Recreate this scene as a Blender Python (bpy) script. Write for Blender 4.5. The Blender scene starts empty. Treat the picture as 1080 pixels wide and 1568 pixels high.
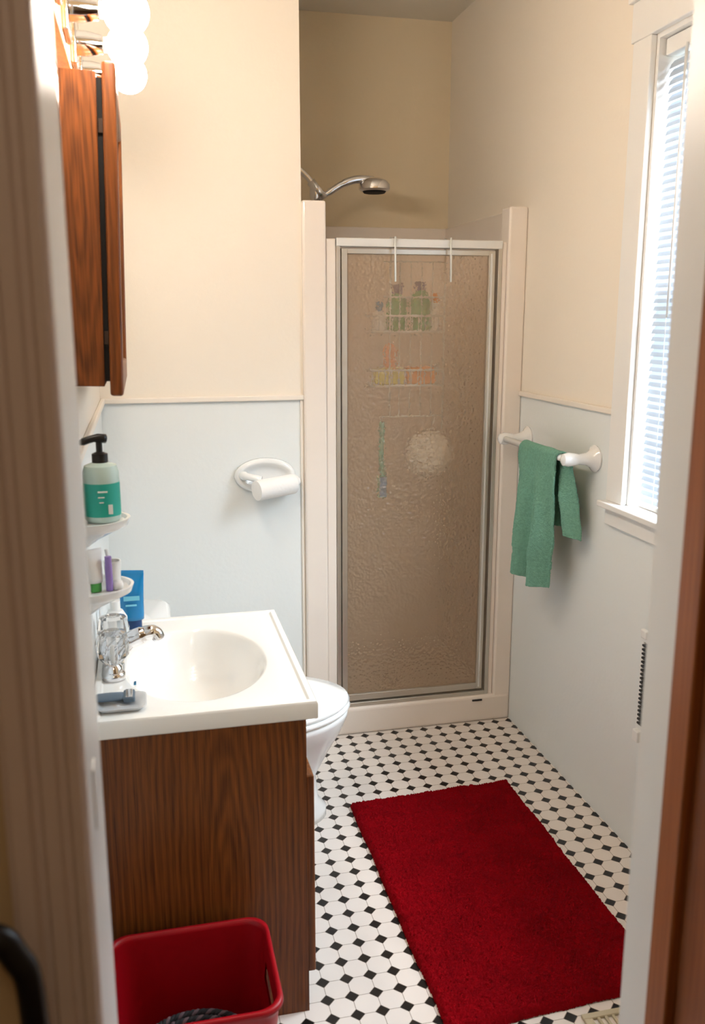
import bpy, bmesh, math, random
from mathutils import Vector, Matrix, noise
random.seed(4)
H=1.55
def s2l(c):
    return tuple(((v/255)/12.92 if v/255<=.04045 else ((v/255+.055)/1.055)**2.4) for v in c)+(1,)
# ---------------- materials
def mat(name,col,rough=.5,metal=0,bump=0,bscale=100,coat=0,trans=0,spec=.5,var=0,vscale=5,sheen=0,emit=0,ior=1.45,sub=0):
    m=bpy.data.materials.new(name); m.use_nodes=True
    nt=m.node_tree; b=nt.nodes['Principled BSDF']
    c=s2l(col)
    b.inputs['Base Color'].default_value=c
    b.inputs['Roughness'].default_value=rough
    b.inputs['Metallic'].default_value=metal
    b.inputs['Coat Weight'].default_value=coat
    b.inputs['Transmission Weight'].default_value=trans
    b.inputs['Specular IOR Level'].default_value=spec
    b.inputs['Sheen Weight'].default_value=sheen
    b.inputs['IOR'].default_value=ior
    geo=nt.nodes.new('ShaderNodeNewGeometry')
    n=nt.nodes.new('ShaderNodeTexNoise'); n.inputs['Scale'].default_value=vscale
    n.inputs['Detail'].default_value=4
    nt.links.new(geo.outputs['Position'],n.inputs['Vector'])
    mx=nt.nodes.new('ShaderNodeMix'); mx.data_type='RGBA'
    v=var if var else .03
    mx.inputs[6].default_value=tuple(x*(1-v) for x in c[:3])+(1,)
    mx.inputs[7].default_value=tuple(min(1,x*(1+v)) for x in c[:3])+(1,)
    nt.links.new(n.outputs['Fac'],mx.inputs[0]); nt.links.new(mx.outputs[2],b.inputs['Base Color'])
    if bump:
        n2=nt.nodes.new('ShaderNodeTexNoise'); n2.inputs['Scale'].default_value=bscale; n2.inputs['Detail'].default_value=3
        nt.links.new(geo.outputs['Position'],n2.inputs['Vector'])
        bp=nt.nodes.new('ShaderNodeBump'); bp.inputs['Strength'].default_value=bump; bp.inputs['Distance'].default_value=.004
        nt.links.new(n2.outputs['Fac'],bp.inputs['Height']); nt.links.new(bp.outputs['Normal'],b.inputs['Normal'])
    return m
def wood(name,dark,light,rough=.4,sc=22,centre=(.13,0,.35),zs=.13,coat=.05):
    m=bpy.data.materials.new(name); m.use_nodes=True
    nt=m.node_tree; b=nt.nodes['Principled BSDF']; L=nt.links
    geo=nt.nodes.new('ShaderNodeNewGeometry')
    mp=nt.nodes.new('ShaderNodeMapping'); mp.inputs['Location'].default_value=(-centre[0],-centre[1],-centre[2]*zs); mp.inputs['Scale'].default_value=(1,1,zs)
    L.new(geo.outputs['Position'],mp.inputs['Vector'])
    w=nt.nodes.new('ShaderNodeTexWave'); w.wave_type='RINGS'; w.rings_direction='Y'
    w.inputs['Scale'].default_value=sc; w.inputs['Distortion'].default_value=6; w.inputs['Detail'].default_value=3; w.inputs['Detail Scale'].default_value=1.5
    L.new(mp.outputs[0],w.inputs['Vector'])
    mp2=nt.nodes.new('ShaderNodeMapping'); mp2.inputs['Scale'].default_value=(260,260,6)
    L.new(geo.outputs['Position'],mp2.inputs['Vector'])
    n=nt.nodes.new('ShaderNodeTexNoise'); n.inputs['Scale'].default_value=1; n.inputs['Detail'].default_value=3
    L.new(mp2.outputs[0],n.inputs['Vector'])
    ad=nt.nodes.new('ShaderNodeMath'); ad.operation='MULTIPLY_ADD'; ad.inputs[1].default_value=.22
    L.new(w.outputs['Fac'],ad.inputs[0])
    ml=nt.nodes.new('ShaderNodeMath'); ml.operation='MULTIPLY'; ml.inputs[1].default_value=.8
    L.new(n.outputs['Fac'],ml.inputs[0]); L.new(ml.outputs[0],ad.inputs[2])
    r=nt.nodes.new('ShaderNodeValToRGB'); r.color_ramp.elements[0].position=.2; r.color_ramp.elements[1].position=.85
    r.color_ramp.elements[0].color=s2l(dark); r.color_ramp.elements[1].color=s2l(light)
    L.new(ad.outputs[0],r.inputs[0]); L.new(r.outputs[0],b.inputs['Base Color'])
    b.inputs['Roughness'].default_value=rough; b.inputs['Coat Weight'].default_value=coat; b.inputs['Coat Roughness'].default_value=.3; b.inputs['Specular IOR Level'].default_value=.35
    bp=nt.nodes.new('ShaderNodeBump'); bp.inputs['Strength'].default_value=.1; bp.inputs['Distance'].default_value=.002
    L.new(ad.outputs[0],bp.inputs['Height']); L.new(bp.outputs[0],b.inputs['Normal'])
    return m
def twotone(name,up,low,zsplit):
    m=mat(name,up,rough=.55,bump=.14,bscale=60,spec=.3)
    nt=m.node_tree; b=nt.nodes['Principled BSDF']; L=nt.links
    geo=nt.nodes.new('ShaderNodeNewGeometry'); sp=nt.nodes.new('ShaderNodeSeparateXYZ')
    L.new(geo.outputs['Position'],sp.inputs[0])
    g=nt.nodes.new('ShaderNodeMath'); g.operation='GREATER_THAN'; g.inputs[1].default_value=zsplit
    L.new(sp.outputs['Z'],g.inputs[0])
    mx=nt.nodes.new('ShaderNodeMix'); mx.data_type='RGBA'
    mx.inputs[6].default_value=s2l(low); mx.inputs[7].default_value=s2l(up)
    L.new(g.outputs[0],mx.inputs[0]); L.new(mx.outputs[2],b.inputs['Base Color'])
    return m
def tile_mat(p=.0585,s=.30,g=.014):
    m=bpy.data.materials.new('octagon_dot_tile'); m.use_nodes=True
    nt=m.node_tree; b=nt.nodes['Principled BSDF']; L=nt.links
    geo=nt.nodes.new('ShaderNodeNewGeometry'); sp=nt.nodes.new('ShaderNodeSeparateXYZ'); L.new(geo.outputs['Position'],sp.inputs[0])
    def M(op,a,b_=None,c=None):
        n=nt.nodes.new('ShaderNodeMath'); n.operation=op
        for i,v in enumerate((a,b_,c)):
            if v is None: continue
            if isinstance(v,(int,float)): n.inputs[i].default_value=v
            else: L.new(v,n.inputs[i])
        return n.outputs[0]
    ax=M('SUBTRACT',.5,M('ABSOLUTE',M('SUBTRACT',M('FRACT',M('DIVIDE',sp.outputs['X'],p)),.5)))
    ay=M('SUBTRACT',.5,M('ABSOLUTE',M('SUBTRACT',M('FRACT',M('DIVIDE',sp.outputs['Y'],p)),.5)))
    d=M('ADD',ax,ay)
    dot=M('LESS_THAN',d,s)
    dotg=M('LESS_THAN',M('ABSOLUTE',M('SUBTRACT',d,s)),g*1.1)
    ln=M('LESS_THAN',M('MINIMUM',ax,ay),g)
    lng=M('MULTIPLY',ln,M('SUBTRACT',1,dot))
    gr=M('MAXIMUM',dotg,lng)
    n=nt.nodes.new('ShaderNodeTexNoise'); n.inputs['Scale'].default_value=6; L.new(geo.outputs['Position'],n.inputs['Vector'])
    m0=nt.nodes.new('ShaderNodeMix'); m0.data_type='RGBA'; m0.inputs[6].default_value=s2l((226,217,210)); m0.inputs[7].default_value=s2l((238,231,225)); L.new(n.outputs['Fac'],m0.inputs[0])
    m1=nt.nodes.new('ShaderNodeMix'); m1.data_type='RGBA'; m1.inputs[7].default_value=s2l((16,15,17)); L.new(dot,m1.inputs[0]); L.new(m0.outputs[2],m1.inputs[6])
    m2=nt.nodes.new('ShaderNodeMix'); m2.data_type='RGBA'; m2.inputs[7].default_value=s2l((160,146,134)); L.new(gr,m2.inputs[0]); L.new(m1.outputs[2],m2.inputs[6])
    L.new(m2.outputs[2],b.inputs['Base Color'])
    r=M('MULTIPLY_ADD',gr,.5,.28); L.new(r,b.inputs['Roughness'])
    bp=nt.nodes.new('ShaderNodeBump'); bp.inputs['Strength'].default_value=.4; bp.inputs['Distance'].default_value=.001
    L.new(M('SUBTRACT',1,gr),bp.inputs['Height']); L.new(bp.outputs[0],b.inputs['Normal'])
    return m
CREAM=(242,233,219)
M_wall=twotone('painted_plaster',CREAM,(234,238,237),1.28)
M_showerwall=mat('shower_paint',(228,213,185),.55,bump=.15,bscale=60,spec=.3)
M_ceil=mat('ceiling_paint',(225,219,207),.8)
M_hall=mat('hall_paint',(205,180,140),.7)
M_trim=mat('cream_trim_paint',(242,233,221),.4)
M_trimw=mat('white_trim_paint',(240,239,236),.35)
M_case=mat('casing_paint',(216,198,187),.45)
M_tile=tile_mat()
M_hfloor=wood('hall_floorboards',(70,40,20),(120,75,40))
M_oak=wood('stained_oak',(66,32,9),(142,82,32))
M_oak2=wood('cabinet_oak',(72,34,9),(150,84,32),centre=(-.1,0,1.75),sc=26)
M_door=wood('stained_doorframe_wood',(118,62,26),(176,104,52),zs=.05,sc=12)
M_fib=mat('fiberglass_surround',(240,230,220),.25,coat=.2)
M_alu=mat('brushed_aluminium',(205,200,190),.35,metal=.85)
M_aluw=mat('satin_aluminium_header',(228,228,225),.4,metal=.2)
M_chrome=mat('chrome',(225,225,228),.08,metal=1)
M_black=mat('black_plastic',(18,17,18),.35)
M_dark=mat('shade_and_face_black',(12,10,9),.8)  # near-black: painted shade in gaps and hollows, also the shower head face
M_porc=mat('white_porcelain',(240,241,240),.12,coat=.5)
M_marble=mat('cultured_marble',(238,236,231),.16,coat=.5)
M_white=mat('white_plastic',(240,240,238),.35)
M_acr=mat('clear_acrylic',(250,250,250),.04,trans=.95,ior=1.4)
M_teal=mat('teal_label',(40,165,150),.4)
M_soap=mat('soap_bottle_plastic',(200,224,218),.2,trans=.15)
M_blue=mat('blue_tube_plastic',(10,125,185),.3,coat=.3)
M_bluedk=mat('navy_cap',(15,60,110),.3)
M_lav=mat('lavender_plastic',(150,125,195),.4)
M_green=mat('green_plastic',(80,165,80),.4)
M_red=mat('red_plastic',(152,5,20),.4,spec=.35)
M_paper=mat('toilet_paper',(245,243,240),.9,bump=.2)
M_card=mat('cardboard',(60,45,36),.9)
M_towel=mat('green_terry',(118,170,150),.95,bump=1,bscale=260,var=.3,vscale=110)
M_rug=mat('red_shag',(142,2,15),.95,var=.35,vscale=9,bump=.8,bscale=500,spec=.1)
M_mirror=mat('mirror',(230,232,232),.03,metal=1)
M_beige=mat('beige_metal',(196,186,160),.4)
M_wire=mat('coated_wire',(225,228,225),.3,metal=.2)
def globe_mat():
    m=bpy.data.materials.new('lit_globe'); m.use_nodes=True; nt=m.node_tree
    for n in list(nt.nodes):
        if n.type=='BSDF_PRINCIPLED': nt.nodes.remove(n)
    e=nt.nodes.new('ShaderNodeEmission'); e.inputs[0].default_value=(1,.885,.76,1); e.inputs[1].default_value=97
    nt.links.new(e.outputs[0],nt.nodes['Material Output'].inputs[0]); return m
M_globe=globe_mat()
def shower_glass():
    m=bpy.data.materials.new('obscure_glass'); m.use_nodes=True; nt=m.node_tree; L=nt.links
    b=nt.nodes['Principled BSDF']; b.inputs['Base Color'].default_value=s2l((206,178,148)); b.inputs['Roughness'].default_value=.24; b.inputs['Specular IOR Level'].default_value=.7
    geo=nt.nodes.new('ShaderNodeNewGeometry'); v=nt.nodes.new('ShaderNodeTexVoronoi'); v.inputs['Scale'].default_value=110; v.feature='SMOOTH_F1'
    L.new(geo.outputs['Position'],v.inputs['Vector'])
    bp=nt.nodes.new('ShaderNodeBump'); bp.inputs['Strength'].default_value=1; bp.inputs['Distance'].default_value=.006
    L.new(v.outputs['Distance'],bp.inputs['Height']); L.new(bp.outputs[0],b.inputs['Normal'])
    t=nt.nodes.new('ShaderNodeBsdfTransparent'); t.inputs[0].default_value=(.95,.89,.82,1)
    rf=nt.nodes.new('ShaderNodeBsdfRefraction'); rf.inputs['Roughness'].default_value=.17; rf.inputs['IOR'].default_value=1.3; rf.inputs[0].default_value=(1,.96,.9,1)
    L.new(bp.outputs[0],rf.inputs['Normal'])
    m1=nt.nodes.new('ShaderNodeMixShader'); m1.inputs[0].default_value=.74; L.new(t.outputs[0],m1.inputs[1]); L.new(rf.outputs[0],m1.inputs[2])
    m2=nt.nodes.new('ShaderNodeMixShader'); m2.inputs[0].default_value=.40; L.new(m1.outputs[0],m2.inputs[1]); L.new(b.outputs[0],m2.inputs[2])
    L.new(m2.outputs[0],nt.nodes['Material Output'].inputs[0]); return m
M_glass=shower_glass()
def pane():
    m=bpy.data.materials.new('window_glass'); m.use_nodes=True; nt=m.node_tree; L=nt.links
    b=nt.nodes['Principled BSDF']; b.inputs['Roughness'].default_value=.02
    t=nt.nodes.new('ShaderNodeBsdfTransparent'); m2=nt.nodes.new('ShaderNodeMixShader'); m2.inputs[0].default_value=.05
    L.new(t.outputs[0],m2.inputs[1]); L.new(b.outputs[0],m2.inputs[2]); L.new(m2.outputs[0],nt.nodes['Material Output'].inputs[0]); return m
M_pane=pane()
def slat():
    m=bpy.data.materials.new('blind_slat'); m.use_nodes=True; nt=m.node_tree; L=nt.links
    b=nt.nodes['Principled BSDF']; b.inputs['Base Color'].default_value=(.40,.46,.54,1); b.inputs['Roughness'].default_value=.5
    t=nt.nodes.new('ShaderNodeBsdfTranslucent'); t.inputs[0].default_value=(.7,.8,.9,1); m2=nt.nodes.new('ShaderNodeMixShader'); m2.inputs[0].default_value=.05
    L.new(b.outputs[0],m2.inputs[1]); L.new(t.outputs[0],m2.inputs[2]); L.new(m2.outputs[0],nt.nodes['Material Output'].inputs[0]); return m
M_slat=slat()
# ---------------- geometry helpers
def obj(name,verts,faces,m,smooth=False,bevel=0,sub=0,fixn=True):
    me=bpy.data.meshes.new(name); me.from_pydata([tuple(v) for v in verts],[],faces); me.update()
    if fixn:
        bm=bmesh.new(); bm.from_mesh(me); bmesh.ops.recalc_face_normals(bm,faces=bm.faces); bm.to_mesh(me); bm.free()
    o=bpy.data.objects.new(name,me); bpy.context.collection.objects.link(o)
    if m: me.materials.append(m)
    if smooth:
        for p in me.polygons: p.use_smooth=True
    if bevel:
        b=o.modifiers.new('b','BEVEL'); b.width=bevel; b.segments=3; b.limit_method='ANGLE'
    if sub:
        s=o.modifiers.new('s','SUBSURF'); s.levels=sub; s.render_levels=sub
    return o
def boxvf(b):
    x0,x1,y0,y1,z0,z1=b
    v=[(x0,y0,z0),(x1,y0,z0),(x1,y1,z0),(x0,y1,z0),(x0,y0,z1),(x1,y0,z1),(x1,y1,z1),(x0,y1,z1)]
    f=[(0,3,2,1),(4,5,6,7),(0,1,5,4),(1,2,6,5),(2,3,7,6),(3,0,4,7)]
    return v,f
def boxes(name,bs,m,bevel=0):
    V=[];F=[]
    for b in bs:
        v,f=boxvf(b); o=len(V); V+=v; F+=[tuple(i+o for i in q) for q in f]
    return obj(name,V,F,m,bevel=bevel)
def box(name,x0,x1,y0,y1,z0,z1,m,bevel=0): return boxes(name,[(x0,x1,y0,y1,z0,z1)],m,bevel)
def loft(name,rings,m,smooth=True,cap0=True,cap1=True,closed=True,bevel=0,sub=0):
    n=len(rings[0]); V=[p for r in rings for p in r]; F=[]
    for i in range(len(rings)-1):
        for j in range(n if closed else n-1):
            k=(j+1)%n
            F.append((i*n+j,i*n+k,(i+1)*n+k,(i+1)*n+j))
    if cap0: F.append(tuple(range(n)))
    if cap1: F.append(tuple((len(rings)-1)*n+j for j in range(n)))
    return obj(name,V,F,m,smooth=smooth,bevel=bevel,sub=sub)
def lathe(name,prof,loc,m,axis='Z',seg=32,smooth=True,sx=1,sy=1):
    rings=[]
    for r,z in prof:
        ring=[]
        for j in range(seg):
            a=2*math.pi*j/seg; p=(r*math.cos(a)*sx,r*math.sin(a)*sy,z)
            if axis=='X': p=(p[2],p[0],p[1])
            elif axis=='-X': p=(-p[2],p[0],p[1])
            elif axis=='-Y': p=(p[0],-p[2],p[1])
            elif axis=='Y': p=(p[0],p[2],p[1])
            ring.append((p[0]+loc[0],p[1]+loc[1],p[2]+loc[2]))
        rings.append(ring)
    o=loft(name,rings,m,smooth=smooth)
    if smooth:
        e=o.modifiers.new('e','EDGE_SPLIT'); e.split_angle=math.radians(40)
    return o
def catmull(P,n,closed=False):
    P=[Vector(p) for p in P]; out=[]
    N=len(P); rng=N if closed else N-1
    for i in range(rng):
        if closed: p0,p1,p2,p3=P[i-1],P[i],P[(i+1)%N],P[(i+2)%N]
        else: p0,p1,p2,p3=P[max(i-1,0)],P[i],P[i+1],P[min(i+2,N-1)]
        for k in range(n):
            t=k/n
            out.append(.5*((2*p1)+(-p0+p2)*t+(2*p0-5*p1+4*p2-p3)*t*t+(-p0+3*p1-3*p2+p3)*t**3))
    if not closed: out.append(P[-1])
    return out
def tubevf(pts,r,n=8,sm=0,closed=False):
    pts=catmull(pts,sm,closed) if sm else [Vector(p) for p in pts]
    N=len(pts); V=[];F=[]; prev=None
    for i,p in enumerate(pts):
        if closed: t=(pts[(i+1)%N]-pts[i-1])
        else: t=pts[min(i+1,N-1)]-pts[max(i-1,0)]
        t.normalize()
        if prev is None:
            a=Vector((0,0,1)) if abs(t.z)<.9 else Vector((1,0,0)); u=t.cross(a).normalized()
        else: u=(prev-t*prev.dot(t)).normalized()
        prev=u; w=t.cross(u)
        rr=r[int(i*(len(r)-1)/(N-1))] if isinstance(r,(list,tuple)) else r
        for j in range(n):
            a=2*math.pi*j/n; V.append(p+u*math.cos(a)*rr+w*math.sin(a)*rr)
    for i in range(N if closed else N-1):
        i2=(i+1)%N
        for j in range(n):
            k=(j+1)%n; F.append((i*n+j,i*n+k,i2*n+k,i2*n+j))
    if not closed: F.append(tuple(range(n))); F.append(tuple((N-1)*n+j for j in range(n)))
    return V,F
def tubes(name,ls,m,n=8):
    V=[];F=[]
    for d in ls:
        v,f=tubevf(d[0],d[1],n,*(d[2:])); o=len(V); V+=v; F+=[tuple(i+o for i in q) for q in f]
    return obj(name,V,F,m,smooth=True)
def tube(name,pts,r,m,n=12,sm=0,closed=False): return tubes(name,[(pts,r,sm,closed)],m,n)
def group(name,parts,rot=None):
    bpy.context.view_layer.update()
    lo=Vector((9,9,9)); hi=-lo
    for p in parts:
        for v in p.bound_box:
            w=p.matrix_world@Vector(v)
            for i in range(3): lo[i]=min(lo[i],w[i]); hi[i]=max(hi[i],w[i])
    e=bpy.data.objects.new(name,None); bpy.context.collection.objects.link(e)
    e.empty_display_size=.05; e.location=((lo.x+hi.x)/2,(lo.y+hi.y)/2,lo.z)
    for p in parts:
        p.parent=e; p.matrix_parent_inverse=Matrix.Translation(-Vector(e.location))
    if rot: e.rotation_euler=rot
    return e
def rrect(cx,cy,hx,hy,r,z,nc=6,ns=8):
    P=[]
    cs=[(cx+hx-r,cy+hy-r,0),(cx-hx+r,cy+hy-r,90),(cx-hx+r,cy-hy+r,180),(cx+hx-r,cy-hy+r,270)]
    for i,(x,y,a0) in enumerate(cs):
        arc=[(x+r*math.cos(math.radians(a0+90*k/nc)),y+r*math.sin(math.radians(a0+90*k/nc)),z) for k in range(nc+1)]
        P+=arc
        nx,ny,na=cs[(i+1)%4]
        s=arc[-1]; e=(nx+r*math.cos(math.radians(na)),ny+r*math.sin(math.radians(na)),z)
        for k in range(1,ns):
            t=k/ns; P.append((s[0]+(e[0]-s[0])*t,s[1]+(e[1]-s[1])*t,z))
    return P
# ---------------- room shell
XL,XR,YS,YB,XS,ZC=-.135,1.352,3.08,3.93,.545,2.77
box('floor',XL-.15,XR+.15,.90,YB+.1,-.05,0,M_tile)
box('floor_hall',-1.3,1.6,-1.3,.90,-.05,-.001,M_hfloor)
box('ceiling',-1.4,1.7,-1.4,YB+.12,ZC,ZC+.1,M_ceil)
box('wall_left',XL-.15,XL,.90,YB+.1,0,ZC,M_wall)
box('wall_back',XL,XS,YS,YB+.1,0,ZC,M_wall)
box('wall_shower_back',XS,XR,YB,YB+.1,0,ZC,M_showerwall)
WY0,WY1,WZ0,WZ1=1.52,2.29,1.0,2.27
boxes('wall_right',[(XR,XR+.15,.90,WY0,0,ZC),(XR,XR+.15,WY1,YB+.1,0,ZC),(XR,XR+.15,WY0,WY1,0,WZ0),(XR,XR+.15,WY0,WY1,WZ1,ZC)],M_wall)
JL,JR=-.061,.570
boxes('wall_front',[(-1.4,JL-.02,.72,.90,0,ZC),(JR+.02,1.7,.72,.90,0,ZC),(JL-.02,JR+.02,.72,.90,2.07,ZC)],M_hall)
box('wall_hall_left',-1.4,-1.3,-1.4,.72,0,ZC,M_hall)
box('wall_hall_right',1.6,1.7,-1.4,.72,0,ZC,M_hall)
box('wall_hall_back',-1.3,1.6,-1.4,-1.3,0,ZC,M_hall)
def rail(name,bs): return boxes(name,bs,M_trim,bevel=.004)
rail('trim_1',[(XL,XS,YS-.014,YS,1.27,1.288)])
rail('trim_2',[(XL,XL+.014,.90,YS-.014,1.27,1.288)])
rail('trim_3',[(XR-.014,XR,WY1+.09,YS-.02,1.27,1.288)])
rail('trim_4',[(XS-.012,XS,YS-.006,YS,0,1.27)])
# door frame
parts=[box('jamb_left',JL-.02,JL,.72,.90,0,2.07,M_trimw),
       box('jamb_right_painted',JR,JR+.02,.84,.90,0,2.07,M_trimw),
       boxes('jamb_right_wood',[(JR-.004,JR+.02,.80,.84,0,2.07),(JR+.008,JR+.02,.72,.80,0,2.07)],M_door,bevel=.003),
       box('head',JL,JR,.72,.90,2.05,2.07,M_trimw),
       box('strike_plate',JL,JL+.002,.775,.80,1.09,1.15,M_trimw,bevel=.0008)]
prof=[(JL-.0,.72),(JL-.0,.706),(JL-.004,.702),(JL-.012,.702),(JL-.015,.707),(JL-.020,.707),(JL-.023,.702),(JL-.034,.702),(JL-.037,.707),(JL-.042,.707),(JL-.046,.700),(JL-.058,.698),(JL-.064,.701),(JL-.066,.72)]
parts.append(loft('casing_left',[[(x,y,0) for x,y in prof],[(x,y,2.12) for x,y in prof]],M_case,smooth=False))
prof2=[(JR+.008+(JL-x),y) for x,y in prof]
parts.append(loft('casing_right',[[(x,y,0) for x,y in prof2],[(x,y,2.12) for x,y in prof2]],M_door,smooth=False))
group('door_frame',parts)
# ---------------- window
cas=.09
parts=[boxes('casing',[(XR-.018,XR,WY1,WY1+cas,WZ0+.018,WZ1),(XR-.018,XR,WY0-cas,WY0,WZ0+.018,WZ1),(XR-.02,XR,WY0-cas-.01,WY1+cas+.01,WZ1,WZ1+.1),(XR-.03,XR,WY0-cas-.02,WY1+cas+.02,WZ1+.1,WZ1+.118)],M_trimw,bevel=.003),
 box('stool_nose',XR-.045,XR,WY0-cas-.02,WY1+cas+.005,WZ0,WZ0+.018,M_trimw,.004),
 box('stool',XR,XR+.15,WY0,WY1,WZ0,WZ0+.018,M_trimw),
 box('apron',XR-.018,XR,WY0-cas,WY1+cas,WZ0-.055,WZ0,M_trimw,.003),
 boxes('reveal',[(XR,XR+.15,WY1-.012,WY1,WZ0+.018,WZ1),(XR,XR+.15,WY0,WY0+.012,WZ0+.018,WZ1),(XR,XR+.15,WY0+.012,WY1-.012,WZ1-.012,WZ1)],M_trimw),
 boxes('sash',[(XR+.09,XR+.12,WY1-.05,WY1-.012,WZ0+.018,WZ1-.012),(XR+.09,XR+.12,WY0+.012,WY0+.05,WZ0+.018,WZ1-.012),(XR+.09,XR+.12,WY0+.05,WY1-.05,WZ0+.018,WZ0+.06),(XR+.09,XR+.12,WY0+.05,WY1-.05,WZ1-.052,WZ1-.012),(XR+.09,XR+.12,WY0+.05,WY1-.05,1.61,1.65)],M_trimw),
 box('glass',XR+.104,XR+.107,WY0+.05,WY1-.05,WZ0+.06,WZ1-.05,M_pane)]
group('window_1',parts)
V=[];F=[]
z=WZ0+.045; xb=XR+.035; ya,yb=WY0+.02,WY1-.02
while z<WZ1-.07:
    a=math.radians(58); w=.0125
    pr=[(-w,0),(0,.0022),(w,0)]
    o=len(V)
    for y in (ya,yb):
        for px,pz in pr:
            V.append((xb+px*math.cos(a)-pz*math.sin(a),y,z+px*math.sin(a)+pz*math.cos(a)))
    F+=[(o,o+1,o+4,o+3),(o+1,o+2,o+5,o+4)]
    z+=.0205
parts=[obj('slats',V,F,M_slat,fixn=False),
 box('headrail',xb-.018,xb+.018,ya-.004,yb+.004,WZ1-.055,WZ1-.014,M_white,bevel=.003),
 box('bottom_rail',xb-.012,xb+.012,ya,yb,WZ0+.0185,WZ0+.032,M_white,bevel=.003),
 tubes('cords',[([(xb-.014,y,WZ0+.03),(xb-.014,y,WZ1-.05)],.001) for y in (ya+.08,(ya+yb)/2,yb-.08)],M_white,6),
 tube('tilt_wand',[(xb-.022,yb-.10,WZ1-.05),(xb-.024,yb-.10,1.55)],.0035,M_white,8)]
group('window_blinds',parts)
# ---------------- shower
F0=3.062
ST=1.93
parts=[boxes('panels',[(XS,XR,YB-.025,YB,.04,ST),(XS,XS+.02,YS+.04,YB-.025,.04,ST),(XR-.02,XR,YS+.04,YB-.025,.04,ST)],M_fib,bevel=.004),
 boxes('left_column',[(XS,.626,F0,YS+.06,0,ST)],M_fib,bevel=.008),
 boxes('right_column',[(1.282,XR,F0,YS+.06,0,ST)],M_fib,bevel=.008),
 boxes('inner_flange',[(.626,.662,F0+.012,YS+.05,.1,1.81),(1.262,1.282,F0+.012,YS+.05,.1,1.81)],M_fib,bevel=.005),
 boxes('pan',[(XS,XR,YS-.02+.0,YS+.075,0,.108),(XS,XR,YS+.075,YB,0,.045)],M_fib,bevel=.012),
 lathe('drain',[(.0,.046),(.045,.046),(.045,.048),(0,.048)],(.95,3.5,0),M_chrome)]
group('shower_stall',parts)
yf=YS+.002
parts=[boxes('frame',[(.662,.676,yf-.012,yf+.03,.108,1.81),(1.248,1.262,yf-.012,yf+.03,.108,1.81),(.676,1.248,yf-.012,yf+.03,.108,.124)],M_alu,bevel=.002),
 boxes('header',[(.662,1.262,yf-.016,yf+.028,1.785,1.813)],M_aluw,bevel=.003),
 boxes('leaf_frame',[(.682,.702,yf-.004,yf+.02,.13,1.78),(1.216,1.240,yf-.004,yf+.02,.13,1.78),(.702,1.216,yf-.004,yf+.02,.13,.155),(.702,1.216,yf-.004,yf+.02,1.762,1.78)],M_alu,bevel=.002),
 box('handle_strip',1.222,1.228,yf-.01,yf-.004,.14,1.77,M_aluw,bevel=.001),
 obj('glass',[(.702,yf+.008,.155),(1.216,yf+.008,.155),(1.216,yf+.008,1.762),(.702,yf+.008,1.762)],[(0,1,2,3)],M_glass),
 box('badge',1.195,1.235,F0-.006,F0+.004,.088,.094,M_black)]
group('shower_door',parts)
# shower head
ys=3.5
parts=[tube('arm',[(XS,ys,2.11),(.60,ys,2.10),(.65,ys,2.06),(.675,ys,2.02)],.011,M_chrome,12,6),
 lathe('diverter',[(.0,-.03),(.016,-.028),(.022,-.01),(.022,.012),(.014,.03),(0,.032)],(.675,ys,2.01),M_chrome),
 tube('holder',[(.655,ys-.01,2.05),(.705,ys-.01,1.99)],.017,M_chrome,12),
 tube('handle',[(.69,ys,1.99),(.73,ys,2.015),(.79,ys,2.05),(.85,ys,2.065),(.90,ys,2.062)],[.011,.013,.015,.015,.016],M_chrome,14,6),
 lathe('head',[(0,.03),(.03,.03),(.05,.02),(.060,.006),(.060,-.012),(.050,-.018),(0,-.018)],(.905,ys,2.04),M_chrome,seg=40),
 lathe('face',[(0,0),(.045,0),(.04,-.006),(0,-.006)],(.905,ys,2.0215),M_dark),
 tube('hose',[(.675,ys,1.98),(.66,ys+.02,1.7),(.63,ys+.05,1.3),(.60,ys+.04,1.1),(.57,ys,1.3),(.58,ys,1.6),(.69,ys,1.985)],.006,M_chrome,8,8)]
group('shower_head',parts)
# caddy
L=[];yc0,yc1=yf+.035,yf+.125
def T(a,b,r=.0022): L.append(([a,b],r))
for x in (.865,1.065):
    L.append(([(x,F0-.006,1.69),(x,F0-.012,1.67),(x,F0-.006,1.818),(x,yf+.035,1.82),(x,yf+.035,1.5),(x,yf+.035,1.20 if x<1 else 1.15)],.0035))
for zb in (1.50,1.31):
    for z in (zb,zb+.055):
        L.append(([(.80,yc0,z),(1.068,yc0,z),(1.068,yc1,z),(.80,yc1,z)],.0045,0,True))
    for i in range(12):
        x=.80+.268*i/11; T((x,yc0,zb),(x,yc1,zb),.002); T((x,yc0,zb),(x,yc0,zb+.055),.002)
for z in (1.74,1.20,1.62): T((.84,yf+.035,z),(1.065,yf+.035,z),.003)
for x in (.90,.94,.98,1.02): T((x,yf+.035,1.20),(x,yf+.035,1.74),.002)
caddy=[tubes('wire_frame',L,M_wire,6)]
def bottle(name,x,y,z,r,h,m,capm,cap=.03):
    a=lathe(name,[(0,0),(r*.9,0),(r,.006),(r,h*.75),(r*.8,h*.88),(r*.4,h)],(x,y,z),m,seg=20)
    b=lathe(name+'_cap',[(0,h),(r*.5,h),(r*.5,h+cap),(0,h+cap)],(x,y,z),capm,seg=20)
    return [a,b]
yb_=(yc0+yc1)/2; M_orange=mat('orange_soap',(240,150,40),.5); M_yell=mat('yellow_soap',(225,215,90),.5); M_purp=mat('purple_cap',(60,50,120),.4); M_lg=mat('bright_green_bottle',(30,150,75),.4)
caddy+=bottle('shampoo_bottle',.90,yb_,1.504,.036,.13,M_lg,M_purp)
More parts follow.
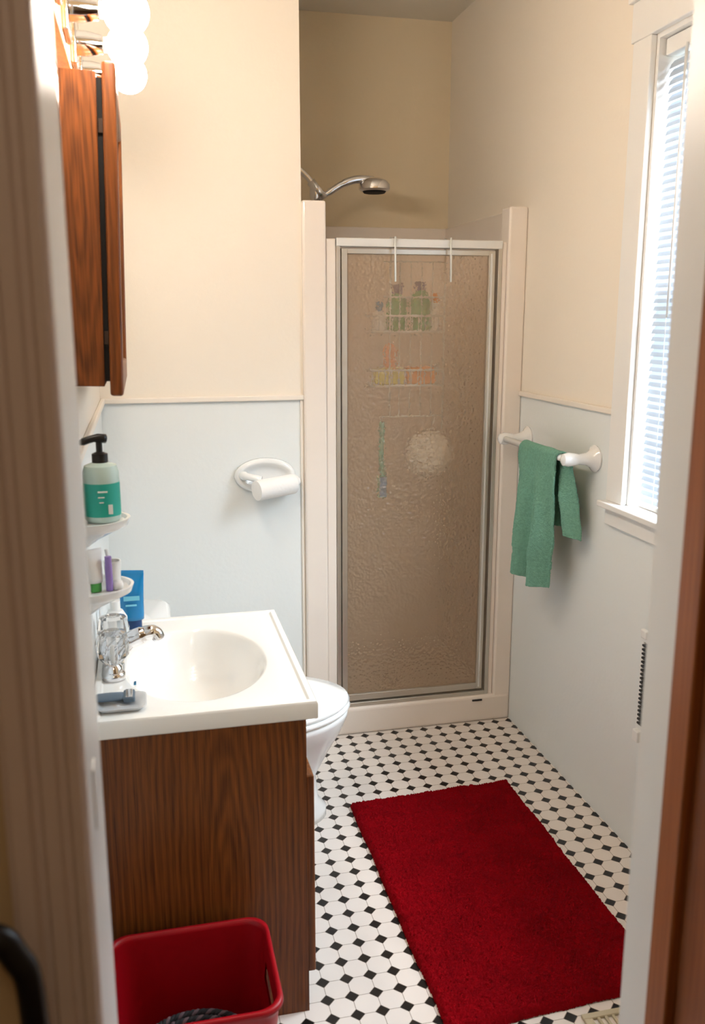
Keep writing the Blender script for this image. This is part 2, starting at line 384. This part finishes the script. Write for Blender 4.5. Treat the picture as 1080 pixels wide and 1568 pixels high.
caddy+=bottle('conditioner_bottle',.985,yb_,1.504,.038,.14,M_lg,M_purp)
caddy+=bottle('body_wash',.835,yb_,1.504,.026,.07,M_white,M_blue)
caddy+=bottle('face_wash',1.04,yb_,1.504,.022,.10,M_white,M_orange)
caddy+=[box('yellow_soap_box',.815,.925,yb_-.03,yb_+.02,1.314,1.37,M_yell,.006),box('orange_soap_box',.935,1.04,yb_-.03,yb_+.02,1.314,1.375,M_orange,.006)]
caddy+=[lathe('small_jar',[(0,0),(.022,0),(.022,.07),(.015,.085),(0,.085)],(.88,yb_+.02,1.371),mat('peach_jar',(235,150,100),.4))]
group('shower_caddy',caddy)
bm=bmesh.new(); bmesh.ops.create_icosphere(bm,subdivisions=5,radius=.085)
for v in bm.verts:
    n=noise.noise(v.co*45)+.6*noise.noise(v.co*90); v.co*=1+.16*n
me=bpy.data.meshes.new('puff'); bm.to_mesh(me); bm.free(); me.materials.append(mat('white_mesh_puff',(252,248,238),.8))
lo=bpy.data.objects.new('puff',me); bpy.context.collection.objects.link(lo); lo.location=(1.035,yf+.112,1.05)
group('loofah',[lo,tube('cord',[(1.035,yf+.085,1.12),(1.036,yf+.04,1.203)],.003,M_white,6)])
group('bath_brush',[tube('handle',[(.84,yf+.045,1.18),(.84,yf+.05,1.05),(.843,yf+.05,.98)],.010,M_teal,10,4),
  box('head',.826,.860,yf+.038,yf+.062,.90,.985,M_teal,.006),box('bristles',.83,.856,yf+.028,yf+.038,.905,.98,M_blue,.002),tube('loop',[(.84,yf+.045,1.18),(.83,yf+.042,1.20),(.84,yf+.038,1.205)],.002,M_white,6)])
# ---------------- vanity
VY0,VY1=1.735,2.32
parts=[boxes('carcass',[(XL+.003,.305,VY0,VY0+.016,0,.7235),(XL+.003,.305,VY1-.016,VY1,0,.7235),(.285,.305,VY0+.016,VY1-.016,.56,.7235),(.285,.305,VY0+.016,VY0+.05,.1,.56),(.285,.305,VY1-.05,VY1-.016,.1,.56),(.285,.305,2.01,2.045,.1,.56),(XL+.003,.285,VY0+.016,VY1-.016,.1,.115),(.24,.25,VY0+.016,VY1-.016,0,.1)],M_oak),
 boxes('doors',[(.306,.325,VY0+.02,2.018,.085,.575),(.306,.325,2.036,VY1-.02,.085,.575)],M_oak,bevel=.004)]
for y in (2.0,2.055): parts.append(lathe('knob',[(.0,0),(.006,0),(.006,.008),(.011,.012),(.009,.016),(0,.017)],(.325,y,.5),M_oak,axis='X',seg=20))
group('vanity_cabinet',parts)
# sink top
cx,cy,a,b=.092,2.015,.162,.225; x0,x1,y0,y1=XL+.002,.328,1.718,2.34; ZT=.76
angs=[2*math.pi*i/96 for i in range(96)]
for X in (x0,x1):
    for Y in (y0,y1): angs.append(math.atan2((Y-cy)/b,(X-cx)/a)%(2*math.pi))
angs=sorted(angs)
def rectpt(t,ins,z):
    dx,dy=a*math.cos(t),b*math.sin(t); s=1e9
    if dx>1e-9:s=min(s,(x1-cx)/dx)
    if dx<-1e-9:s=min(s,(x0-cx)/dx)
    if dy>1e-9:s=min(s,(y1-cy)/dy)
    if dy<-1e-9:s=min(s,(y0-cy)/dy)
    return (cx+dx*s,cy+dy*s,z)
def outring(ins,z):
    out=[]
    for t in angs:
        X,Y,_=rectpt(t,0,z)
        X=(X-(x0+x1)/2)*((x1-x0)/2-ins)/((x1-x0)/2)+(x0+x1)/2
        Y=(Y-(y0+y1)/2)*((y1-y0)/2-ins)/((y1-y0)/2)+(y0+y1)/2
        out.append((X,Y,z))
    return out
rings=[outring(.03,ZT-.036),outring(.003,ZT-.036),outring(0,ZT-.033),outring(0,ZT-.001),outring(.003,ZT+.004),outring(.015,ZT+.004),outring(.020,ZT)]
for s,z in [(1.04,0),(1.01,-.002),(.985,-.008),(.95,-.025),(.88,-.06),(.78,-.09),(.62,-.115),(.42,-.128),(.2,-.134),(.08,-.136)]:
    rings.append([(cx-(1-min(s,1))*.03+a*s*math.cos(t),cy+b*s*math.sin(t),ZT+z) for t in angs])
top=loft('basin_top',rings,M_marble,cap0=False)
e=top.modifiers.new('e','EDGE_SPLIT'); e.split_angle=math.radians(38)
parts=[top,lathe('drain',[(0,0),(.02,0),(.022,.002),(.016,.004),(0,.003)],(cx-.028,cy,ZT-.136),M_chrome),
 box('overflow',cx-a+.018,cx-a+.024,cy-.012,cy+.012,ZT-.05,ZT-.042,M_chrome)]
group('sink',parts)
# faucet
fx,fy=-.092,2.0; ZF=ZT+.0005
base=loft('base',[rrect(fx,fy,.026,.078,.025,ZF),rrect(fx,fy,.026,.078,.025,ZT+.014),rrect(fx,fy,.02,.07,.02,ZT+.022)],M_chrome)
parts=[base]
for y in (fy-.052,fy+.052):
    parts.append(lathe('stem',[(0,.018),(.021,.018),(.019,.03),(.010,.04),(0,.04)],(fx,y,ZT),M_chrome))
    parts.append(lathe('acrylic_knob',[(0,.041),(.022,.041),(.035,.056),(.037,.085),(.031,.110),(.018,.114),(0,.110)],(fx,y,ZT),M_acr,seg=10,smooth=False))
    parts.append(lathe('knob_core',[(0,.046),(.005,.046),(.005,.08),(0,.08)],(fx,y,ZT),M_white,seg=12))
parts.append(tube('spout',[(fx,fy,ZT+.01),(fx+.005,fy,ZT+.045),(fx+.035,fy,ZT+.068),(fx+.070,fy,ZT+.082),(fx+.094,fy,ZT+.084),(fx+.102,fy,ZT+.068)],[.024,.023,.020,.017,.015,.014],M_chrome,16,6))
parts.append(tube('pull_rod',[(fx-.015,fy,ZT+.018),(fx-.015,fy,ZT+.07)],.003,M_chrome,8))
group('faucet',parts)
# counter things
def squeeze(name,x,y,z,r,h,m,capm,rot=0,cap=.025):
    ca=math.cos(rot);sa=math.sin(rot)
    def ring(rx,ry,zz): return [(x+rx*math.cos(t)*ca-ry*math.sin(t)*sa,y+rx*math.cos(t)*sa+ry*math.sin(t)*ca,z+zz) for t in [2*math.pi*i/28 for i in range(28)]]
    body=loft('body',[ring(r,r*.75,cap),ring(r*1.02,r*.72,cap+.01),ring(r*1.06,r*.5,cap+(h-cap)*.5),ring(r*1.15,r*.2,h-.018),ring(r*1.17,.0015,h-.01),ring(r*1.17,.0015,h)],m)
    c=loft('cap',[ring(r*.8,r*.62,0),ring(r*.8,r*.62,cap)],capm)
    c.modifiers.new('e','EDGE_SPLIT')
    return [body,c]
lt=squeeze('lotion',-.052,2.285,ZF,.029,.155,M_blue,M_bluedk,rot=-.2)
M_pl=mat('pale_label',(120,200,225),.4)
band=boxes('label',[(-.072,-.032,2.2635,2.2645,ZT+.080,ZT+.092),(-.068,-.040,2.2635,2.2645,ZT+.065,ZT+.070)],M_pl)
group('lotion_tube',lt+[band])
group('lotion_bottle',[lathe('body',[(0,0),(.026,0),(.028,.005),(.028,.07),(.018,.088),(.01,.09)],(-.09,2.17,ZF),M_white),lathe('cap',[(0,.09),(.012,.09),(.012,.112),(0,.113)],(-.09,2.17,ZF),M_white)])
group('soap_dish',[loft('tray',[rrect(-.072,1.80,.042,.035,.014,ZT+.0005),rrect(-.072,1.80,.050,.044,.016,ZT+.010),rrect(-.072,1.80,.047,.041,.015,ZT+.010),rrect(-.072,1.80,.040,.034,.012,ZT+.005)],mat('smoky_plastic_tray',(190,192,194),.12,coat=.5))])
M_sl=mat('slate_rubber',(85,102,118),.45)
group('razor',[loft('handle',[[(x,1.81+.012*w*math.cos(t),ZT+.0165+.006*h*math.sin(t)) for t in [2*math.pi*i/20 for i in range(20)]] for x,w,h in ((-.130,.8,.7),(-.120,1.5,1),(-.095,1.7,1),(-.075,1.5,1),(-.068,1.3,.9))],M_sl),
  box('blade_head',-.069,-.045,1.785,1.832,ZT+.0105,ZT+.022,M_sl,.004),
  box('blades',-.064,-.050,1.788,1.829,ZT+.022,ZT+.0235,M_chrome,.0005)])
# wall shelves
def shelf(z,yc,parts_name='wall_shelf'):
    def half(rx,ry,zz,off=0):
        P=[]
        for i in range(25):
            t=-math.pi/2+math.pi*i/24; P.append((XL+.001+rx*math.cos(t),yc+ry*math.sin(t),zz))
        return P
    tray=loft('tray',[half(.02,.02,z-.05),half(.04,.035,z-.035),half(.075,.06,z-.018),half(.095,.076,z-.008),half(.1,.080,z+.006),half(.094,.075,z+.006),half(.09,.071,z-.001)],M_porc)
    tray.modifiers.new('e','EDGE_SPLIT').split_angle=math.radians(60)
    back=loft('backplate',[[(XL+.001+d,yc+sy*math.cos(t),z+.01+.06*math.sin(t)) for t in [2*math.pi*i/32 for i in range(32)]] for d,sy in ((0,.07),(.008,.07),(.012,.06))],M_porc)
    group(parts_name,[tray,back])
shelf(1.165,1.76); shelf(1.03,1.76)
sx_,sy_,sz_=-.085,1.76,1.1655
group('soap_dispenser',[lathe('bottle',[(0,0),(.030,0),(.034,.005),(.034,.095),(.030,.108),(.014,.114),(.012,.118)],(sx_,sy_,sz_),M_soap),
 lathe('label',[(.0345,.012),(.0346,.012),(.0346,.076),(.0345,.076)],(sx_,sy_,sz_),M_teal),
 boxes('label_text',[(sx_-.006,sx_+.012,sy_-.0352,sy_-.0342,sz_+.060,sz_+.063),(sx_-.006,sx_+.006,sy_-.0352,sy_-.0342,sz_+.050,sz_+.052),(sx_-.004,sx_+.004,sy_-.0352,sy_-.0342,sz_+.040,sz_+.042),(sx_+.012,sx_+.020,sy_-.034,sy_-.030,sz_+.018,sz_+.036)],M_white),
 lathe('collar',[(0,.112),(.015,.112),(.015,.130),(.006,.134),(.006,.155),(0,.155)],(sx_,sy_,sz_),M_black),
 tube('nozzle',[(sx_+.012,sy_+.005,sz_+.158),(sx_-.01,sy_-.005,sz_+.160),(sx_-.035,sy_-.015,sz_+.153)],[.009,.007,.004],M_black,10,3)])
group('toothpaste_tube',squeeze('tp',-.105,1.735,1.0305,.014,.085,M_white,M_green,rot=.6,cap=.018))
group('toothbrush_holder',[lathe('cup',[(0,0),(.015,0),(.017,.045),(.015,.045),(.013,.004),(0,.004)],(-.075,1.79,1.0305),M_white),
   tube('toothbrush',[(-.075,1.79,1.036),(-.085,1.785,1.100)],.0035,M_white,8)])
group('lip_balm',[lathe('stick',[(0,0),(.007,0),(.007,.05),(.0065,.05),(.0065,.068),(0,.068)],(-.080,1.735,1.0305),M_lav,seg=20)])
group('soap_bar',[loft('bar',[rrect(-.064,1.745,.008,.012,.006,1.0305),rrect(-.064,1.745,.01,.014,.008,1.036),rrect(-.064,1.745,.008,.012,.006,1.044)],M_white)])
# ---------------- medicine cabinet
cy0,cy1,cz0,cz1=1.80,2.34,1.42,1.985
parts=[boxes('body',[(XL-.0,-.070,cy0,cy1,cz0,cz1)],M_oak2,bevel=.002),
 boxes('gap_shade',[(-.070,-.060,cy0+.006,cy1-.006,cz0+.01,cz1-.01)],M_dark),  # solid dark strip, shade between body and door put into colour
 boxes('door_frame_wood',[(-.060,-.035,cy0-.003,cy0+.05,cz0-.018,cz1+.018),(-.060,-.035,cy1-.05,cy1+.003,cz0-.018,cz1+.018),(-.060,-.035,cy0+.05,cy1-.05,cz0-.018,cz0+.035),(-.060,-.035,cy0+.05,cy1-.05,cz1-.035,cz1+.018)],M_oak2,bevel=.006),
 box('mirror_panel',-.056,-.045,cy0+.05,cy1-.05,cz0+.035,cz1-.035,M_mirror),
 boxes('hinges',[(-.068,-.060,cy0+.001,cy0+.005,cz0+.08,cz0+.105),(-.068,-.060,cy0+.001,cy0+.005,cz1-.105,cz1-.08)],M_card,bevel=.001)]
group('medicine_cabinet',parts,rot=(0,math.radians(1.6),0))
# vanity light
gz=2.10; gy=[1.63,1.853,2.075,2.30]
M_pine=wood('honey_pine',(176,112,52),(222,160,84),sc=14)
parts=[box('backplate',XL+.001,XL+.028,1.54,2.39,gz-.065,gz+.065,M_pine,.004)]
for y in gy:
    parts.append(box('socket_plate',XL+.028,XL+.040,y-.05,y+.05,gz-.05,gz+.05,M_chrome,.003))
    parts.append(lathe('socket',[(0,.04),(.024,.04),(.024,.06),(.018,.09),(0,.09)],(XL,y,gz),M_chrome,axis='X'))
    parts.append(lathe('globe',[(.014,.093)]+[(.042*math.sin(t),.140-.042*math.cos(t)) for t in [math.radians(x) for x in range(20,180,8)]]+[(.0005,.182)],(XL,y,gz),M_globe,axis='X'))
group('vanity_light',parts)
# ---------------- toilet
ty=2.555
def egg(cx_,ax,ay,z,flat=0,n=48):
    P=[]
    for i in range(n):
        t=2*math.pi*i/n; c=math.cos(t)
        x=cx_+ax*c; y=ty+ay*math.sin(t)*(1 if c<0 else (1-.12*c*c))
        P.append((x,y,z-.018 if z>.1 else z))
    return P
parts=[loft('bowl',[egg(.275,.235,.125,0),egg(.275,.235,.125,.03),egg(.267,.217,.11,.06),egg(.265,.212,.105,.16),egg(.295,.225,.12,.24),egg(.320,.240,.155,.31),egg(.330,.249,.18,.36),egg(.334,.247,.183,.378),egg(.334,.237,.17,.385)],M_porc),
 loft('seat',[egg(.334,.248,.187,.385),egg(.334,.254,.192,.393),egg(.334,.248,.187,.402)],M_porc),
 loft('lid',[egg(.334,.245,.186,.404),egg(.334,.252,.191,.412),egg(.334,.244,.184,.424),egg(.334,.2,.14,.430)],M_porc),
 boxes('deck',[(-.10,.16,ty-.11,ty+.11,.29,.366),(-.02,.12,ty-.09,ty+.09,.0,.31)],M_porc,bevel=.02),
 loft('tank',[rrect(-.040,ty,.078,.175,.03,.366),rrect(-.040,ty,.084,.185,.03,.65)],M_porc),
 loft('tank_lid',[rrect(-.038,ty,.086,.195,.05,.651),rrect(-.038,ty,.091,.20,.05,.66),rrect(-.038,ty,.089,.198,.05,.682),rrect(-.038,ty,.078,.185,.05,.692)],M_porc),
 boxes('hinge_caps',[(.095,.125,ty-.09,ty-.05,.385,.405),(.095,.125,ty+.05,ty+.09,.385,.405)],M_porc,bevel=.005),
 tube('flush_lever',[(.044,ty-.13,.61),(.06,ty-.13,.61),(.065,ty-.08,.605)],.006,M_chrome,8,3)]
group('toilet',parts)
# toilet paper holder
def ell(cx_,cz_,ax,az,y): return [(cx_+ax*math.cos(t),y,cz_+az*math.sin(t)) for t in [2*math.pi*i/48 for i in range(48)]]
hx,hz=.405,1.01
roll=lathe('roll',[(.022,0),(.034,0),(.035,.004),(.035,.146),(.034,.150),(.022,.150)],(0,0,0),M_paper,axis='X')
core=lathe('core',[(.0205,.001),(.022,.001),(.022,.149),(.0205,.149)],(0,0,0),M_card,axis='X')
plug=lathe('core_shade_plug',[(0,0.004),(.020,.004),(.020,.146),(0,.146)],(0,0,0),M_dark,axis='X')  # dark plug filling the core, shade of the hollow roll end as colour
for o in (roll,core,plug):
    o.location=(hx-.042,YS-.098,hz-.036); o.rotation_euler=(0,math.radians(-3),math.radians(24))
parts=[loft('dish',[ell(hx,hz,.108,.062,YS-.0005),ell(hx,hz,.107,.061,YS-.012),ell(hx,hz,.098,.053,YS-.024),ell(hx,hz,.088,.044,YS-.022),ell(hx,hz,.075,.034,YS-.010),ell(hx,hz,.05,.02,YS-.004)],M_porc),
 tubes('arms',[([(hx-.080,YS-.015,hz+.005),(hx-.066,YS-.04,hz+.004),(hx-.02,YS-.060,hz-.005)],[.016,.013,.012],4,False),([(hx+.09,YS-.01,hz-.005),(hx+.112,YS-.025,hz-.02),(hx+.10,YS-.035,hz-.03)],[.014,.012,.012],4,False)],M_porc,12),
 roll,core,plug]
group('toilet_paper_holder',parts)
# towel bar
bz,bx=1.125,1.257
pf=[(.0,0),(.04,0),(.042,.006),(.036,.012),(.026,.02),(.019,.035),(.016,.06),(.020,.075),(.022,.095),(.018,.11),(.008,.116),(0,.117)]
parts=[lathe('post_a',pf,(XR,2.985,bz),M_porc,axis='-X'),lathe('post_b',pf,(XR,2.485,bz),M_porc,axis='-X'),
       tube('bar',[(bx,2.485,bz),(bx,2.985,bz)],.0115,M_porc,16)]
group('towel_bar',parts)
V=[];F=[];nu,nv=100,260; Lf,Lb,ra=.425,.255,.0175
for j in range(nv+1):
    s=j/nv*(Lf+Lb+math.pi*ra)
    for i in range(nu+1):
        u=i/nu
        if s<Lf:
            d=Lf-s; k=d/Lf; y0,y1=2.530+.045*k,2.80-.03*k
            x=bx-ra-.008*k+.026*math.sin(u*2*math.pi*1.9+.6+.8*k)*min(1,k*1.5)-.014*math.exp(-((u-.75)/.1)**2)*k; z=bz-d
            z+=-.018*math.sin(u*3.1)*k*k+.03*(u)*k-.01*k
            if .80<k<.86: x+=.003
        elif s<Lf+math.pi*ra:
            q=(s-Lf)/ra; m_=q/math.pi; y0,y1=2.530-.025*m_,2.80
            x=bx-ra*math.cos(q); z=bz+ra*math.sin(q)
        else:
            d=s-Lf-math.pi*ra; k=d/Lb; y0,y1=2.505-.035*k,2.80-.09*k
            x=bx+ra+.018*k+.020*math.sin(u*2*math.pi*2.6+2)*min(1,k*2); z=bz-d+.05*k*u
        y=y0+(y1-y0)*u+.008*noise.noise(Vector((s*9,u*3,0)))
        x+=.006*noise.noise(Vector((s*14,u*6,3)))+random.uniform(-.0016,.0016)
        x=min(x,XR-.006)
        V.append((x,y,z))
for j in range(nv):
    for i in range(nu):
        p=j*(nu+1)+i; F.append((p,p+1,p+nu+2,p+nu+1))
tw=obj('hand_towel',V,F,M_towel,smooth=True)
so=tw.modifiers.new('so','SOLIDIFY'); so.thickness=.006; so.offset=0
# ---------------- rug
V=[];F=[];nx,ny=230,400; rx0,rx1,ry0,ry1=.59,1.145,1.60,2.575
for j in range(ny+1):
    for i in range(nx+1):
        u,v=i/nx,j/ny
        x=rx0+(rx1-rx0)*u; y=ry0+(ry1-ry0)*v
        e=min(i,nx-i,j,ny-j)
        z=.002+.018*min(1,e/5)**.5+(.004*noise.noise(Vector((x*45,y*45,0)))+.004*noise.noise(Vector((x*12,y*12,5)))+random.uniform(-.0045,.0045))*(1 if e>1 else .2)
        V.append((x+random.uniform(-.0015,.0015)+.006*noise.noise(Vector((y*5,0,1))),y+random.uniform(-.0015,.0015)+.03*(u-.5)+.004*noise.noise(Vector((x*9,0,1))),z))
for j in range(ny):
    for i in range(nx):
        p=j*(nx+1)+i; F.append((p,p+1,p+nx+2,p+nx+1))
obj('bath_rug',V,F,M_rug,smooth=True)
# ---------------- wastebasket
bx0,bx1,by0,by1=-.128,.207,1.42,1.70; cxb,cyb=(bx0+bx1)/2,(by0+by1)/2; hxb,hyb=(bx1-bx0)/2,(by1-by0)/2
def rr(k,z,off=0): return rrect(cxb,cyb,hxb*k+off,hyb*k+off,.045,z,8,14)
rings=[rr(.80,.0),rr(.82,.01)]+[rr(.82+.14*i/14,.01+.27*i/14) for i in range(1,15)]+[rr(.965,.283,.006),rr(.965,.292,.004),rr(.96,.292,-.003)]+[rr(.82+.14*i/14,.01+.27*i/14,-.004) for i in range(14,0,-1)]+[rr(.8,.008,-.004)]
wb=loft('bin_body',rings,M_red)
bm=bmesh.new(); bm.from_mesh(wb.data)
dl=[f for f in bm.faces if len(f.verts)==4 and abs(f.calc_center_median().y-cyb)<.055 and abs(f.calc_center_median().x-cxb)>hxb*.85 and .205<f.calc_center_median().z<.25]
bmesh.ops.delete(bm,geom=dl,context='FACES'); bm.to_mesh(wb.data); bm.free()
group('wastebasket',[wb])
def braid():
    L=[]
    for k in range(6):
        R=.115-.018*k
        for ph in range(3):
            pts=[]
            for i in range(120):
                t=2*math.pi*i/120; q=t*(22-3*k)+ph*2*math.pi/3
                r=R+.005*math.cos(q)
                pts.append((.04+r*math.cos(t)*.9,cyb-.025+r*math.sin(t)*.68,.125+.004*math.sin(q)+.025*(1-k/6)))
            L.append((pts,.0045,0,True))
    return L
bl=braid(); ma=mat('black_braid',(22,20,22),.8); mb=mat('grey_braid',(84,66,70),.8)
group('woven_bag',[tubes('strands_black',[d for i,d in enumerate(bl) if i%3!=0],ma,6),tubes('strands_grey',[d for i,d in enumerate(bl) if i%3==0],mb,6),
  lathe('bag_body',[(0,.012),(.08,.012),(.095,.06),(.100,.12),(0,.115)],(.04,cyb-.025,0),ma,sy=.72)])
# ---------------- registers
parts=[boxes('frame',[(XR-.014,XR-.0005,1.90,2.14,.66,.685),(XR-.014,XR-.0005,1.90,2.14,.385,.41),(XR-.014,XR-.0005,2.125,2.14,.41,.66),(XR-.014,XR-.0005,1.90,1.915,.41,.66)],M_white,bevel=.003),
  box('recess_shade',XR-.003,XR-.0005,1.915,2.125,.41,.66,M_dark),  # flat dark sheet on the wall, painted shade behind the louvers
  boxes('louvers',[(XR-.018,XR-.004,1.915,2.128,.415+i*.0123,.420+i*.0123) for i in range(20)],M_black),
  boxes('damper_levers',[(XR-.03,XR-.012,2.10,2.13,.365,.40),(XR-.026,XR-.012,2.10,2.13,.675,.70)],M_white,.004)]
group('wall_register',parts)
parts=[boxes('plate',[(.90,1.2,1.44,1.455,0,.008),(.90,1.2,1.56,1.575,0,.008),(.90,.915,1.455,1.56,0,.008),(1.185,1.2,1.455,1.56,0,.008)],M_beige,bevel=.002),
  boxes('slats',[(.915+i*.018,.921+i*.018,1.455,1.56,.001,.006) for i in range(15)],M_beige)]
group('floor_register',parts)
# ---------------- hall chair
cyh=.655
parts=[tube('back_frame',[(-.108,cyh,.45),(-.108,cyh,.75),(-.108,cyh,1.0),(-.118,cyh,1.06),(-.15,cyh,1.085),(-.28,cyh,1.09),(-.43,cyh,1.085),(-.465,cyh,1.06),(-.475,cyh,1.0),(-.475,cyh,.45)],.011,M_black,12,8),
 tubes('legs',[([(-.108,cyh,.46),(-.108,cyh,.0)],.011),([(-.475,cyh,.46),(-.475,cyh,0)],.011),([(-.108,.28,.45),(-.108,.26,0)],.011),([(-.475,.28,.45),(-.475,.26,0)],.011)],M_black,12),
 loft('seat',[rrect(-.29,.46,.19,.19,.04,.44),rrect(-.29,.46,.195,.195,.04,.455),rrect(-.29,.46,.185,.185,.04,.48)],M_black),
 tubes('back_slats',[([(-.12,cyh,z),(-.465,cyh,z)],.008) for z in (.7,.85)],M_black,10)]
group('chair',parts)
# ---------------- light
w=bpy.data.worlds.new('World'); bpy.context.scene.world=w; w.use_nodes=True
nt=w.node_tree; bg=nt.nodes['Background']
tc=nt.nodes.new('ShaderNodeTexCoord'); sp=nt.nodes.new('ShaderNodeSeparateXYZ'); nt.links.new(tc.outputs['Generated'],sp.inputs[0])
rp=nt.nodes.new('ShaderNodeValToRGB')
mr=nt.nodes.new('ShaderNodeMapRange'); mr.inputs[1].default_value=-1; mr.inputs[2].default_value=1; nt.links.new(sp.outputs['Z'],mr.inputs[0]); nt.links.new(mr.outputs[0],rp.inputs[0])
els=rp.color_ramp.elements
els[0].position=.45; els[0].color=(.03,.036,.036,1); els[1].position=.78; els[1].color=(.80,.91,1,1)
e=els.new(.56); e.color=(.11,.13,.16,1)
nt.links.new(rp.outputs[0],bg.inputs[0]); bg.inputs[1].default_value=50
pl=bpy.data.lights.new('window_portal','AREA'); pl.shape='RECTANGLE'; pl.size=WZ1-WZ0; pl.size_y=WY1-WY0
po=bpy.data.objects.new('window_portal',pl); bpy.context.collection.objects.link(po)
po.location=(XR+.16,(WY0+WY1)/2,(WZ0+WZ1)/2); po.rotation_euler=(0,math.radians(90),0)
pl.cycles.is_portal=True
hl=bpy.data.lights.new('hall_lamp','POINT'); hl.energy=9; hl.color=(1,.85,.68); hl.shadow_soft_size=.12
ho=bpy.data.objects.new('hall_lamp',hl); bpy.context.collection.objects.link(ho); ho.location=(.1,-.7,2.4)
# ---------------- camera
cd=bpy.data.cameras.new('camera'); co=bpy.data.objects.new('camera',cd); bpy.context.collection.objects.link(co)
cd.sensor_fit='VERTICAL'; cd.sensor_height=36; cd.sensor_width=36; cd.lens=36*1370/1568
co.location=(0,0,H); co.rotation_euler=(math.radians(90-12.27),0,math.radians(-13.17)); cd.clip_start=.02
cd.dof.use_dof=True; cd.dof.focus_distance=2.7; cd.dof.aperture_fstop=4.5
bpy.context.scene.camera=co
vs=bpy.context.scene.view_settings; vs.view_transform='Standard'; vs.look='None'; vs.exposure=0
